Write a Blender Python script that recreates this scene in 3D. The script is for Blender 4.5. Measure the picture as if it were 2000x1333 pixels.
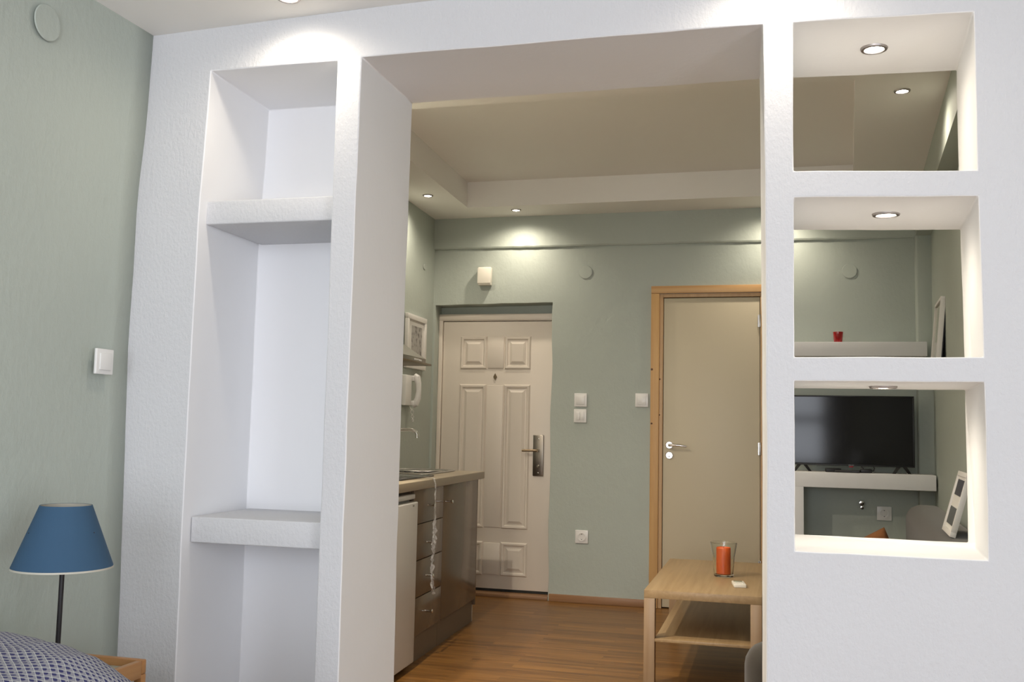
import bpy, bmesh, math, random
from math import pi, sin, cos, radians
from mathutils import Vector, Matrix, noise
random.seed(7)
S = bpy.context.scene
for o in list(bpy.data.objects): bpy.data.objects.remove(o)
COL = S.collection

# ---------------------------------------------------------------- camera
cam_d = bpy.data.cameras.new('camera'); cam = bpy.data.objects.new('camera', cam_d); COL.objects.link(cam)
cam_d.sensor_width = 36.0; cam_d.lens = 1924.13 / 2000 * 36.0; cam_d.clip_start = 0.05; cam_d.clip_end = 60
Rt = Vector((0.96647037, 0.25591763, 0.02100532)); Dn = Vector((0.00251286, -0.09122577, 0.99582707)); Fw = Vector((-0.25676586, 0.96238447, 0.08881009))
M = Matrix.Identity(4)
for i in range(3):
    M[i][0] = Rt[i]; M[i][1] = Dn[i]; M[i][2] = -Fw[i]
M.translation = Vector((0, -2.4526, 1.1569))
cam.matrix_world = M
S.camera = cam

# ---------------------------------------------------------------- world, exposure, daylight
S.view_settings.view_transform = 'Standard'; S.view_settings.look = 'None'
S.view_settings.gamma = 1; S.view_settings.use_curve_mapping = False
S.view_settings.exposure = 0.0
W = bpy.data.worlds.new('world'); S.world = W; W.use_nodes = True
bg = W.node_tree.nodes['Background']; bg.inputs[0].default_value = (0.75, 0.86, 1.0, 1); bg.inputs[1].default_value = 1.2

def area(name, loc, rot, sx, sy, power, col):
    l = bpy.data.lights.new(name, 'AREA'); l.shape = 'RECTANGLE'; l.size = sx; l.size_y = sy; l.energy = power; l.color = col
    o = bpy.data.objects.new(name, l); COL.objects.link(o); o.location = loc; o.rotation_euler = rot
    return o
# daylight through the window of the wall behind the camera
area('window_daylight', (-0.30, -4.68, 1.35), (radians(90), 0, 0), 2.3, 1.9, 92, (0.90, 0.93, 1.0))
area('added_right_daylight', (2.16, -3.2, 1.15), (radians(90), 0, radians(90)), 1.5, 2.0, 54, (0.90, 0.93, 1.0))  # added daylight from the right, out of view, to brighten the jamb

# ---------------------------------------------------------------- materials
def lin(r, g, b):
    f = lambda c: (c/255/12.92) if c/255 <= 0.04045 else ((c/255+0.055)/1.055)**2.4
    return (f(r), f(g), f(b), 1)
def mat(name, col, rough=0.6, metal=0.0, spec=0.5, bump=None, emit=None, trans=0, ior=1.45, alpha=1, coat=0, sheen=0):
    m = bpy.data.materials.new(name); m.use_nodes = True; nt = m.node_tree; b = nt.nodes['Principled BSDF']
    b.inputs['Base Color'].default_value = col; b.inputs['Roughness'].default_value = rough; b.inputs['Metallic'].default_value = metal
    b.inputs['Specular IOR Level'].default_value = spec; b.inputs['IOR'].default_value = ior
    b.inputs['Transmission Weight'].default_value = trans; b.inputs['Alpha'].default_value = alpha
    b.inputs['Coat Weight'].default_value = coat; b.inputs['Sheen Weight'].default_value = sheen
    tc = nt.nodes.new('ShaderNodeTexCoord')
    nz = nt.nodes.new('ShaderNodeTexNoise'); nz.inputs['Scale'].default_value = (bump or (120,))[0]; nz.inputs['Detail'].default_value = 4
    nt.links.new(tc.outputs['Object'], nz.inputs['Vector'])
    bp = nt.nodes.new('ShaderNodeBump'); bp.inputs['Strength'].default_value = bump[1] if bump else 0.02
    bp.inputs['Distance'].default_value = bump[2] if bump else 0.0005
    nt.links.new(nz.outputs['Fac'], bp.inputs['Height']); nt.links.new(bp.outputs['Normal'], b.inputs['Normal'])
    if emit:
        b.inputs['Emission Color'].default_value = emit[0]; b.inputs['Emission Strength'].default_value = emit[1]
    return m
def N(m, t): return m.node_tree.nodes.new(t)
def L(m, a, b): m.node_tree.links.new(a, b)
def plaster(name, col, col2, sc=(55, 55, 30), strength=0.35, dist=0.004, rough=0.75):
    m = mat(name, col, rough); nt = m.node_tree; b = nt.nodes['Principled BSDF']
    tc = [n for n in nt.nodes if n.type == 'TEX_COORD'][0]; bp = [n for n in nt.nodes if n.type == 'BUMP'][0]; nz = [n for n in nt.nodes if n.type == 'TEX_NOISE'][0]
    mp = N(m, 'ShaderNodeMapping'); mp.inputs['Scale'].default_value = (1, 1, 0.62); L(m, tc.outputs['Object'], mp.inputs['Vector'])
    L(m, mp.outputs[0], nz.inputs['Vector']); nz.inputs['Scale'].default_value = sc[0]; nz.inputs['Detail'].default_value = 5; nz.inputs['Roughness'].default_value = 0.62
    bp.inputs['Strength'].default_value = strength; bp.inputs['Distance'].default_value = dist
    n2 = N(m, 'ShaderNodeTexNoise'); n2.inputs['Scale'].default_value = 2.2; n2.inputs['Detail'].default_value = 6; L(m, tc.outputs['Object'], n2.inputs['Vector'])
    mx = N(m, 'ShaderNodeMix'); mx.data_type = 'RGBA'; mx.inputs[6].default_value = col; mx.inputs[7].default_value = col2
    L(m, n2.outputs['Fac'], mx.inputs[0]); L(m, mx.outputs[2], b.inputs['Base Color'])
    return m
def wood(name, c1, c2, axis='x', scale=9, stretch=12, rough=0.45, coat=0.0):
    m = mat(name, c1, rough, coat=coat); nt = m.node_tree; b = nt.nodes['Principled BSDF']
    tc = [n for n in nt.nodes if n.type == 'TEX_COORD'][0]
    mp = N(m, 'ShaderNodeMapping'); s = [scale*stretch/3]*3; s['xyz'.index(axis)] = scale/8; mp.inputs['Scale'].default_value = s
    L(m, tc.outputs['Object'], mp.inputs['Vector'])
    nz = N(m, 'ShaderNodeTexNoise'); nz.inputs['Scale'].default_value = 1.6; nz.inputs['Detail'].default_value = 6; nz.inputs['Distortion'].default_value = 0.6
    L(m, mp.outputs[0], nz.inputs['Vector'])
    r = N(m, 'ShaderNodeValToRGB'); r.color_ramp.elements[0].position = 0.3; r.color_ramp.elements[0].color = c2; r.color_ramp.elements[1].position = 0.68; r.color_ramp.elements[1].color = c1
    L(m, nz.outputs['Fac'], r.inputs[0]); L(m, r.outputs[0], b.inputs['Base Color'])
    return m
MT = {}
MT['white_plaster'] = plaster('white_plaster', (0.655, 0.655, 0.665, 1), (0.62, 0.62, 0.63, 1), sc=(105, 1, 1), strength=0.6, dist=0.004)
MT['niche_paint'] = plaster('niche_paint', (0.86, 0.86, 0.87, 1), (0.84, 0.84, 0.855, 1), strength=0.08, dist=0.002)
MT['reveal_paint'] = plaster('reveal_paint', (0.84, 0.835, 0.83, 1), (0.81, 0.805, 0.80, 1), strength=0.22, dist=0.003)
MT['green_plaster'] = plaster('green_plaster', (0.41, 0.452, 0.405, 1), (0.45, 0.492, 0.44, 1), sc=(42, 28, 20), strength=0.38, dist=0.006, rough=0.6)
MT['ceiling_paint'] = plaster('ceiling_paint', (0.88, 0.86, 0.82, 1), (0.87, 0.85, 0.81, 1), sc=(90, 90, 90), strength=0.1, dist=0.002, rough=0.8)
MT['white_plastic'] = mat('white_plastic', (0.78, 0.77, 0.74, 1), 0.25)
MT['cream_plastic'] = mat('cream_plastic', (0.80, 0.76, 0.66, 1), 0.35)
MT['white_enamel'] = mat('white_enamel', (0.62, 0.60, 0.56, 1), 0.3)
MT['white_frame'] = mat('white_frame', (0.75, 0.73, 0.69, 1), 0.4)
MT['paper'] = mat('paper', (0.7, 0.68, 0.64, 1), 0.7)
MT['chrome'] = mat('chrome', (0.75, 0.74, 0.72, 1), 0.12, 1)
MT['ring_metal'] = mat('ring_metal', (0.42, 0.38, 0.36, 1), 0.42, 1)
MT['steel'] = mat('steel', (0.55, 0.53, 0.50, 1), 0.28, 1)
MT['dark_steel'] = mat('dark_steel', (0.30, 0.27, 0.23, 1), 0.28, 1)
MT['bronze_steel'] = mat('bronze_steel', (0.26, 0.20, 0.13, 1), 0.35, 1)
MT['black_plastic'] = mat('black_plastic', (0.012, 0.012, 0.013, 1), 0.4)
MT['black_metal'] = mat('black_metal', (0.015, 0.013, 0.014, 1), 0.45)
MT['screen'] = mat('screen', (0.005, 0.005, 0.006, 1), 0.10, spec=0.4)
MT['hob_glass'] = mat('hob_glass', (0.03, 0.03, 0.03, 1), 0.12)
MT['taupe_gloss'] = mat('taupe_gloss', (0.15, 0.108, 0.070, 1), 0.20, spec=0.35)
MT['taupe_matt'] = mat('taupe_matt', (0.15, 0.11, 0.075, 1), 0.45)
MT['worktop'] = mat('worktop', (0.34, 0.28, 0.195, 1), 0.32, bump=(300, 0.1, 0.0006))
MT['entrance_paint'] = mat('entrance_paint', (0.74, 0.67, 0.58, 1), 0.38)
MT['interior_door'] = mat('interior_door', (0.60, 0.53, 0.385, 1), 0.45)
MT['pine'] = wood('pine', (0.62, 0.38, 0.16, 1), (0.52, 0.29, 0.11, 1), 'z', 7, 8)
MT['pine_across'] = wood('pine_across', (0.64, 0.40, 0.18, 1), (0.54, 0.30, 0.12, 1), 'x', 7, 8)
MT['pine_light'] = wood('pine_light', (0.60, 0.40, 0.22, 1), (0.52, 0.33, 0.17, 1), 'z', 7, 8)
MT['oak'] = wood('oak', (0.43, 0.295, 0.155, 1), (0.34, 0.225, 0.11, 1), 'y', 8, 9, 0.4)
MT['oak_x'] = wood('oak_x', (0.52, 0.36, 0.20, 1), (0.42, 0.275, 0.145, 1), 'x', 8, 9, 0.4)
MT['oak_z'] = wood('oak_z', (0.42, 0.29, 0.17, 1), (0.36, 0.235, 0.13, 1), 'z', 8, 9, 0.4)
MT['honey_wood'] = wood('honey_wood', (0.50, 0.26, 0.10, 1), (0.40, 0.19, 0.07, 1), 'x', 8, 8, 0.4)
MT['honey_wood_y'] = wood('honey_wood_y', (0.54, 0.29, 0.11, 1), (0.43, 0.21, 0.075, 1), 'y', 8, 8, 0.4)
MT['base_wood'] = wood('base_wood', (0.36, 0.20, 0.10, 1), (0.27, 0.14, 0.065, 1), 'x', 6, 9, 0.4)
MT['knot'] = mat('knot', (0.10, 0.04, 0.015, 1), 0.6)
MT['sofa'] = mat('sofa', (0.050, 0.041, 0.030, 1), 0.9, bump=(600, 0.5, 0.001), sheen=0.3)
MT['rust'] = mat('rust', (0.27, 0.105, 0.035, 1), 0.85, bump=(500, 0.4, 0.001))
MT['blue_shade'] = mat('blue_shade', (0.036, 0.088, 0.158, 1), 0.85, bump=(900, 0.3, 0.0006))
MT['shade_lining'] = mat('shade_lining', (0.55, 0.52, 0.44, 1), 0.7)
MT['panel_grey'] = mat('panel_grey', (0.46, 0.50, 0.43, 1), 0.35)
MT['wax'] = mat('wax', (0.86, 0.13, 0.015, 1), 0.45)
MT['wax'].node_tree.nodes['Principled BSDF'].inputs['Subsurface Weight'].default_value = 0.1
MT['wax_top'] = mat('wax_top', (0.85, 0.20, 0.03, 1), 0.45)
MT['glass'] = mat('glass', (0.98, 1, 0.98, 1), 0.02, trans=1.0, ior=1.45)
MT['red_glass'] = mat('red_glass', (0.55, 0.01, 0.015, 1), 0.08, trans=0.35, coat=0.5)
MT['wrap'] = mat('wrap', (0.9, 0.9, 0.9, 1), 0.12, spec=0.9, alpha=0.38, trans=0.0, coat=1.0, bump=(90, 1.0, 0.02))
MT['gap_shade'] = mat('gap_shade', (0.02, 0.02, 0.018, 1), 0.7)  # shade of the door gap put into a near-black colour
MT['dark_photo'] = mat('dark_photo', (0.03, 0.028, 0.03, 1), 0.3)
MT['mid_photo'] = mat('mid_photo', (0.05, 0.06, 0.06, 1), 0.3)
MT['lamp_glow'] = mat('lamp_glow', (1, 1, 1, 1), 0.5, emit=((1.0, 0.92, 0.80, 1), 40))
MT['socket_dark'] = mat('socket_dark', (0.10, 0.09, 0.075, 1), 0.4)
MT['lcd'] = mat('lcd', (0.25, 0.26, 0.18, 1), 0.2)
MT['red_led'] = mat('red_mark', (0.35, 0.02, 0.03, 1), 0.4)
MT['logo_grey'] = mat('logo_grey', (0.45, 0.45, 0.47, 1), 0.3)
MT['glass_reflection'] = mat('picture_reflection', (0.50, 0.50, 0.38, 1), 0.15, coat=0.6)  # greenish reflection in the glass painted into the base colour

def art_mat():
    m = mat('art_print', (0.45, 0.43, 0.40, 1), 0.5); b = m.node_tree.nodes['Principled BSDF']
    tc = N(m, 'ShaderNodeTexCoord'); n = N(m, 'ShaderNodeTexNoise'); n.inputs['Scale'].default_value = 26; n.inputs['Detail'].default_value = 3
    r = N(m, 'ShaderNodeValToRGB'); r.color_ramp.elements[0].position = 0.34; r.color_ramp.elements[0].color = (0.13, 0.12, 0.11, 1); r.color_ramp.elements[1].position = 0.5; r.color_ramp.elements[1].color = (0.40, 0.385, 0.36, 1)
    L(m, tc.outputs['Object'], n.inputs['Vector']); L(m, n.outputs['Fac'], r.inputs[0]); L(m, r.outputs[0], b.inputs['Base Color'])
    return m
MT['art'] = art_mat()

def floor_mat():
    m = mat('laminate_floor', (0.3, 0.16, 0.06, 1), 0.34); nt = m.node_tree; b = nt.nodes['Principled BSDF']
    tc = N(m, 'ShaderNodeTexCoord')
    br = N(m, 'ShaderNodeTexBrick'); br.inputs['Scale'].default_value = 1.0
    br.inputs['Brick Width'].default_value = 0.62; br.inputs['Row Height'].default_value = 0.066; br.inputs['Mortar Size'].default_value = 0.0011
    br.inputs['Color1'].default_value = (0.0, 0.0, 0.0, 1); br.inputs['Color2'].default_value = (1, 1, 1, 1); br.inputs['Mortar'].default_value = (0.3, 0.3, 0.3, 1)
    br.offset = 0.37; L(m, tc.outputs['Object'], br.inputs['Vector'])
    mp = N(m, 'ShaderNodeMapping'); mp.inputs['Scale'].default_value = (1.6, 38, 1); L(m, tc.outputs['Object'], mp.inputs['Vector'])
    ad = N(m, 'ShaderNodeVectorMath'); ad.operation = 'ADD'; L(m, mp.outputs[0], ad.inputs[0])
    sc = N(m, 'ShaderNodeVectorMath'); sc.operation = 'SCALE'; sc.inputs['Scale'].default_value = 7.0; L(m, br.outputs['Color'], sc.inputs[0]); L(m, sc.outputs[0], ad.inputs[1])
    nz = N(m, 'ShaderNodeTexNoise'); nz.inputs['Scale'].default_value = 1.0; nz.inputs['Detail'].default_value = 7; nz.inputs['Distortion'].default_value = 0.8; L(m, ad.outputs[0], nz.inputs['Vector'])
    r = N(m, 'ShaderNodeValToRGB'); e = r.color_ramp.elements
    e[0].position = 0.28; e[0].color = (0.12, 0.046, 0.009, 1); e[1].position = 0.7; e[1].color = (0.325, 0.155, 0.037, 1)
    L(m, nz.outputs['Fac'], r.inputs[0])
    mx = N(m, 'ShaderNodeMix'); mx.data_type = 'RGBA'; mx.blend_type = 'MULTIPLY'; mx.inputs[0].default_value = 0.30
    L(m, r.outputs[0], mx.inputs[6]); L(m, br.outputs['Color'], mx.inputs[7]); L(m, mx.outputs[2], b.inputs['Base Color'])
    return m
MT['floor'] = floor_mat()

def duvet_mat():
    m = mat('patterned_duvet', (0.5, 0.5, 0.5, 1), 0.9, bump=(260, 0.25, 0.001)); b = m.node_tree.nodes['Principled BSDF']
    tc = N(m, 'ShaderNodeTexCoord')
    mp = N(m, 'ShaderNodeMapping'); mp.inputs['Scale'].default_value = (72, 72, 0); mp.inputs['Rotation'].default_value = (0, 0, radians(38)); L(m, tc.outputs['UV'], mp.inputs['Vector'])
    nz = N(m, 'ShaderNodeTexNoise'); nz.inputs['Scale'].default_value = 0.9; nz.inputs['Detail'].default_value = 2; L(m, mp.outputs[0], nz.inputs['Vector'])
    va = N(m, 'ShaderNodeVectorMath'); va.operation = 'MULTIPLY_ADD'; va.inputs[1].default_value = (0.35, 0.35, 0); L(m, nz.outputs['Color'], va.inputs[0]); L(m, mp.outputs[0], va.inputs[2])
    fr = N(m, 'ShaderNodeVectorMath'); fr.operation = 'FRACTION'; L(m, va.outputs[0], fr.inputs[0])
    sb = N(m, 'ShaderNodeVectorMath'); sb.operation = 'SUBTRACT'; sb.inputs[1].default_value = (0.5, 0.5, 0); L(m, fr.outputs[0], sb.inputs[0])
    ln = N(m, 'ShaderNodeVectorMath'); ln.operation = 'LENGTH'; L(m, sb.outputs[0], ln.inputs[0])
    r = N(m, 'ShaderNodeValToRGB'); e = r.color_ramp.elements
    e[0].position = 0.30; e[0].color = (0.030, 0.032, 0.12, 1); e[1].position = 0.41; e[1].color = (0.25, 0.25, 0.29, 1)
    L(m, ln.outputs['Value'], r.inputs[0])
    # fine light diagonal lines
    fr2 = N(m, 'ShaderNodeVectorMath'); fr2.operation = 'FRACTION'; L(m, mp.outputs[0], fr2.inputs[0])
    sx = N(m, 'ShaderNodeSeparateXYZ'); L(m, fr2.outputs[0], sx.inputs[0])
    lt = N(m, 'ShaderNodeMath'); lt.operation = 'LESS_THAN'; lt.inputs[1].default_value = 0.13; L(m, sx.outputs[0], lt.inputs[0])
    lt2 = N(m, 'ShaderNodeMath'); lt2.operation = 'LESS_THAN'; lt2.inputs[1].default_value = 0.10; L(m, sx.outputs[1], lt2.inputs[0])
    mxm = N(m, 'ShaderNodeMath'); mxm.operation = 'MAXIMUM'; L(m, lt.outputs[0], mxm.inputs[0]); L(m, lt2.outputs[0], mxm.inputs[1])
    mx = N(m, 'ShaderNodeMix'); mx.data_type = 'RGBA'; mx.inputs[7].default_value = (0.48, 0.49, 0.47, 1); L(m, mxm.outputs[0], mx.inputs[0]); L(m, r.outputs[0], mx.inputs[6])
    L(m, mx.outputs[2], b.inputs['Base Color'])
    return m
MT['duvet'] = duvet_mat()

# ---------------------------------------------------------------- mesh helpers
class MB:
    def __init__(s): s.bm = bmesh.new()
    def _add(s, t, mx=None):
        if mx is not None: bmesh.ops.transform(t, matrix=mx, verts=t.verts)
        me = bpy.data.meshes.new('tmp'); t.to_mesh(me); t.free(); s.bm.from_mesh(me); bpy.data.meshes.remove(me)
    def box(s, x0, x1, y0, y1, z0, z1, bev=0, seg=2, mx=None):
        t = bmesh.new(); bmesh.ops.create_cube(t, size=1)
        for v in t.verts: v.co = Vector(((x0+x1)/2+v.co.x*(x1-x0), (y0+y1)/2+v.co.y*(y1-y0), (z0+z1)/2+v.co.z*(z1-z0)))
        if bev: bmesh.ops.bevel(t, geom=list(t.edges), offset=bev, segments=seg, profile=0.5, affect='EDGES')
        s._add(t, mx); return s
    def prism(s, pts, a0, a1, axis='z', bev=0):
        # pts = outline in the two other axes (order x,y / x,z / y,z)
        t = bmesh.new()
        def P(p, a): return {'z': (p[0], p[1], a), 'y': (p[0], a, p[1]), 'x': (a, p[0], p[1])}[axis]
        A = [t.verts.new(P(p, a0)) for p in pts]; B = [t.verts.new(P(p, a1)) for p in pts]
        t.faces.new(A); t.faces.new(B); n = len(pts)
        for i in range(n): t.faces.new((A[i], A[(i+1) % n], B[(i+1) % n], B[i]))
        bmesh.ops.recalc_face_normals(t, faces=t.faces)
        if bev: bmesh.ops.bevel(t, geom=list(t.edges), offset=bev, segments=2, profile=0.5, affect='EDGES')
        s._add(t); return s
    def hexa(s, low, high):   # 4 xy points low (x,y,z) and 4 high
        t = bmesh.new(); A = [t.verts.new(p) for p in low]; B = [t.verts.new(p) for p in high]
        t.faces.new(A); t.faces.new(B)
        for i in range(4): t.faces.new((A[i], A[(i+1) % 4], B[(i+1) % 4], B[i]))
        bmesh.ops.recalc_face_normals(t, faces=t.faces); s._add(t); return s
    def lathe(s, prof, c=(0, 0, 0), n=40, axis='z', mx=None):
        t = bmesh.new(); rings = []
        for r, z in prof:
            if r < 1e-6: rings.append([t.verts.new((0, 0, z))])
            else: rings.append([t.verts.new((r*cos(2*pi*k/n), r*sin(2*pi*k/n), z)) for k in range(n)])
        for a, b in zip(rings, rings[1:]):
            for k in range(n):
                if len(a) == 1 and len(b) == 1: continue
                if len(a) == 1: t.faces.new((a[0], b[k], b[(k+1) % n]))
                elif len(b) == 1: t.faces.new((a[k], a[(k+1) % n], b[0]))
                else: t.faces.new((a[k], a[(k+1) % n], b[(k+1) % n], b[k]))
        bmesh.ops.recalc_face_normals(t, faces=t.faces)
        R = {'z': Matrix.Identity(4), 'y': Matrix.Rotation(radians(90), 4, 'X'), 'x': Matrix.Rotation(radians(90), 4, 'Y')}[axis]
        mm = Matrix.Translation(c) @ R
        if mx is not None: mm = mx @ mm
        s._add(t, mm); return s
    def tube(s, pts, r, n=12, cap=True):
        t = bmesh.new(); pts = [Vector(p) for p in pts]; rings = []; up = Vector((0, 0, 1))
        for i, p in enumerate(pts):
            d = (pts[min(i+1, len(pts)-1)]-pts[max(i-1, 0)]).normalized()
            if i == 0: u = d.cross(up); u = u if u.length > 0.2 else d.cross(Vector((1, 0, 0)))
            else: u = u - d*u.dot(d)
            u.normalize(); w = d.cross(u)
            rr = r[i] if isinstance(r, (list, tuple)) else r
            rings.append([t.verts.new(p+u*rr*cos(2*pi*k/n)+w*rr*sin(2*pi*k/n)) for k in range(n)])
        for a, b in zip(rings, rings[1:]):
            for k in range(n): t.faces.new((a[k], a[(k+1) % n], b[(k+1) % n], b[k]))
        if cap: t.faces.new(rings[0]); t.faces.new(rings[-1])
        bmesh.ops.recalc_face_normals(t, faces=t.faces); s._add(t); return s
    def obj(s, name, m, parent=None, smooth=True, angle=35, mod=None):
        me = bpy.data.meshes.new(name); s.bm.to_mesh(me); s.bm.free()
        o = bpy.data.objects.new(name, me); COL.objects.link(o); me.materials.append(MT[m] if isinstance(m, str) else m)
        if smooth:
            for p in me.polygons: p.use_smooth = True
            try: me.set_sharp_from_angle(angle=radians(angle))
            except Exception: pass
        if parent is not None: o.parent = parent
        return o
def frame(w, h, b, d, bev=0.001, y0=0.0):
    # ring in the xz plane, depth along y from y0 to y0+d, centred on x, from z 0 up to h
    mb = MB(); mb.box(-w/2, w/2, y0, y0+d, 0, b, bev); mb.box(-w/2, w/2, y0, y0+d, h-b, h, bev)
    mb.box(-w/2, -w/2+b, y0, y0+d, b, h-b, bev); mb.box(w/2-b, w/2, y0, y0+d, b, h-b, bev); return mb
def thing(name, label, cat, loc=(0, 0, 0), rz=0, group=None):
    o = bpy.data.objects.new(name, None); COL.objects.link(o); o.location = loc; o.rotation_euler = (0, 0, rz); o.empty_display_size = 0.05
    o['label'] = label; o['category'] = cat
    if group: o['group'] = group
    return o
def tag(o, label, cat, loc=None, rz=0, group=None):
    o['label'] = label; o['category'] = cat
    if group: o['group'] = group
    if loc is not None: o.location = loc; o.rotation_euler = (0, 0, rz)
    return o
def struct(o, label=None, cat=None):
    o['kind'] = 'structure'
    if label: o['label'] = label; o['category'] = cat
    return o
def copytree(o, loc, rz, label, parent=None):
    c = o.copy(); COL.objects.link(c)
    if parent is None: c.location = loc; c.rotation_euler = (0, 0, rz); c['label'] = label
    else: c.parent = parent
    for ch in list(o.children): copytree(ch, None, None, None, c)
    return c

# ---------------------------------------------------------------- room measures
T = 0.40; D = 4.2036; A1 = -0.0336; A2 = 0.0701; ZC = 2.31; KC = 2.6543; RT = 2.83; XL = -1.786
def KL(y): return -2.3267+A1*(y-3)
def KR(y): return 0.79+A2*(y-3)
def KRL(y): return KR(y)+0.09
def CF(y): return -1.7286+A1*(y-3)

def lin_fill(cuts, step):
    out = []
    for a, b in zip(cuts, cuts[1:]):
        n = max(1, int(round((b-a)/step)))
        out += [a+(b-a)*k/n for k in range(n)]
    return out+[cuts[-1]]
def cell_wall(name, m, xcuts, zcuts, thick, kind, y_front, warp, step=0.06, wob=0.0016, rounding=0.0035):
    """Solid wall made of a fine grid; kind(x,z) gives the depth carved from the front (0 = solid, thick = a through hole)."""
    xs = lin_fill(xcuts, step); zs = lin_fill(zcuts, step)
    bm = bmesh.new(); cache = {}
    ny = 5
    def V(i, y, k):
        key = (i, round(y, 4), k)
        if key not in cache:
            p = warp(xs[i], y, zs[k])
            n = noise.noise_vector(Vector((p[0]*7, y*7+3, p[2]*7)))*wob + noise.noise_vector(Vector((p[0]*30, y*30+3, p[2]*30)))*wob*0.4
            cache[key] = bm.verts.new((p[0]+n.x, y_front+p[1]+n.y, p[2]+n.z))
        return cache[key]
    dep = {}
    for i in range(len(xs)-1):
        for k in range(len(zs)-1): dep[i, k] = kind((xs[i]+xs[i+1])/2, (zs[k]+zs[k+1])/2)
    lv = sorted(set([0.0, thick]+list(dep.values())))
    ys = lin_fill(lv, 0.07)
    def quad(*v):
        if len(set(v)) == 4: bm.faces.new(v)
    for (i, k), d in dep.items():
        if d < thick:
            quad(V(i, d, k), V(i+1, d, k), V(i+1, d, k+1), V(i, d, k+1))
            quad(V(i, thick, k), V(i, thick, k+1), V(i+1, thick, k+1), V(i+1, thick, k))
        for di, dk in ((1, 0), (0, 1)):
            d2 = dep.get((i+di, k+dk), d)
            if d2 != d:
                a, b = min(d, d2), max(d, d2)
                for y0, y1 in zip(ys, ys[1:]):
                    if y0 >= a-1e-6 and y1 <= b+1e-6:
                        if di: quad(V(i+1, y0, k), V(i+1, y1, k), V(i+1, y1, k+1), V(i+1, y0, k+1))
                        else: quad(V(i, y0, k+1), V(i+1, y0, k+1), V(i+1, y1, k+1), V(i, y1, k+1))
    bmesh.ops.recalc_face_normals(bm, faces=bm.faces)
    mb = MB(); mb.bm.free(); mb.bm = bm
    o = mb.obj(name, m, smooth=True, angle=50)
    if rounding:
        md = o.modifiers.new('round', 'BEVEL'); md.limit_method = 'ANGLE'; md.angle_limit = radians(50); md.width = rounding; md.segments = 3
    return o

# ---------------------------------------------------------------- the dividing wall with opening, niche and three holes
NL, NR, OL, OR, HL, HR = -1.588, -1.1765, -1.1035, -0.0215, 0.0475, 0.4635
def warp_mid(x, y, z):
    X = x
    if abs(x-HR) < 1e-4: X = x+0.0701*y+0.006*min(1, max(0, (1.9-z)/0.6))-0.004
    if abs(x-HL) < 1e-4: X = x+0.01*y
    if abs(x-NL) < 1e-4: X = x-0.02*y+0.013*min(1, max(0, (z-1.75)/0.42))-0.005*sin(pi*min(1, max(0, z/2.1)))
    if abs(x-OR) < 1e-4: X = x-0.035*y+0.006*sin(pi*min(1, z/2.17))-0.002
    if abs(x-OL) < 1e-4: X = x-0.005*sin(pi*min(1, z/2.17))
    Z = z
    if abs(z-2.172) < 1e-4 and OL-0.01 < x < OR+0.01: Z = z+0.005
    if abs(z-1.7935) < 1e-4 and y < 0.3: Z = z-0.018*max(0, min(1, (x-HL)/(HR-HL)))+0.005
    if abs(z-1.727) < 1e-4 and HL-0.01 < x < HR+0.01: Z = z+0.006-0.013*max(0, min(1, (x-HL)/(HR-HL)))
    if abs(z-2.172) < 1e-4 and HL-0.01 < x < HR+0.01: Z = z+0.003-0.011*max(0, min(1, (x-HL)/(HR-HL)))
    return (X, y, Z)
def kind_mid(x, z):
    if NL < x < NR and z < 2.172: return 0.358
    if OL < x < OR and z < 2.172: return T
    if HL < x < HR and (1.7935 < z < 2.172 or 1.343 < z < 1.727 or 0.8840 < z < 1.2855): return T
    return 0.0
w = cell_wall('wall_center', 'white_plaster', [-2.50, -1.79, NL, NR, OL, OR, HL, HR, 2.30], [0, 0.884, 1.2855, 1.343, 1.727, 1.7935, 2.172, 2.31, 2.86], T, kind_mid, 0.0, warp_mid)
struct(w)
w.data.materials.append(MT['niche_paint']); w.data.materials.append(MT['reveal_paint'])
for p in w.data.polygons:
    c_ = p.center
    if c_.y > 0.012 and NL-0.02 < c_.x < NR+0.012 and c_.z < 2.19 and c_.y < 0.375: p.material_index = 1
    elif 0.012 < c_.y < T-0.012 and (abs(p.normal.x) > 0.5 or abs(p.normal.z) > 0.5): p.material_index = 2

def flat(name, m, pts, noiseamp=0):
    bm = bmesh.new(); bm.faces.new([bm.verts.new(p) for p in pts]); mb = MB(); mb.bm.free(); mb.bm = bm
    return mb.obj(name, m, smooth=False)
# floor
struct(MB().box(-2.6, 2.4, -4.9, 4.6, -0.1, 0.0).obj('floor', 'floor', smooth=False))
# left wall of the front room, its plaster bulging a little along the corner
def grid_wall(name, m, f, us, vs, amp=0.002):
    bm = bmesh.new(); g = {}
    for i, u in enumerate(us):
        for j, v in enumerate(vs):
            p = Vector(f(u, v)); n = noise.noise_vector(p*6)*amp
            g[i, j] = bm.verts.new(p+n)
    for i in range(len(us)-1):
        for j in range(len(vs)-1): bm.faces.new((g[i, j], g[i+1, j], g[i+1, j+1], g[i, j+1]))
    bmesh.ops.recalc_face_normals(bm, faces=bm.faces)
    mb = MB(); mb.bm.free(); mb.bm = bm
    o = mb.obj(name, m, angle=60); md = o.modifiers.new('thick', 'SOLIDIFY'); md.thickness = 0.12; md.offset = 0
    return o
def left_edge(z):
    t = [(0, -1.775), (0.47, -1.777), (0.83, -1.785), (1.35, -1.799), (1.79, -1.796), (2.09, -1.777), (2.29, -1.772), (2.4, -1.772)]
    for (a, b), (c, d) in zip(t, t[1:]):
        if a <= z <= c: return b+(d-b)*(z-a)/(c-a)
    return t[-1][1]
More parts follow.
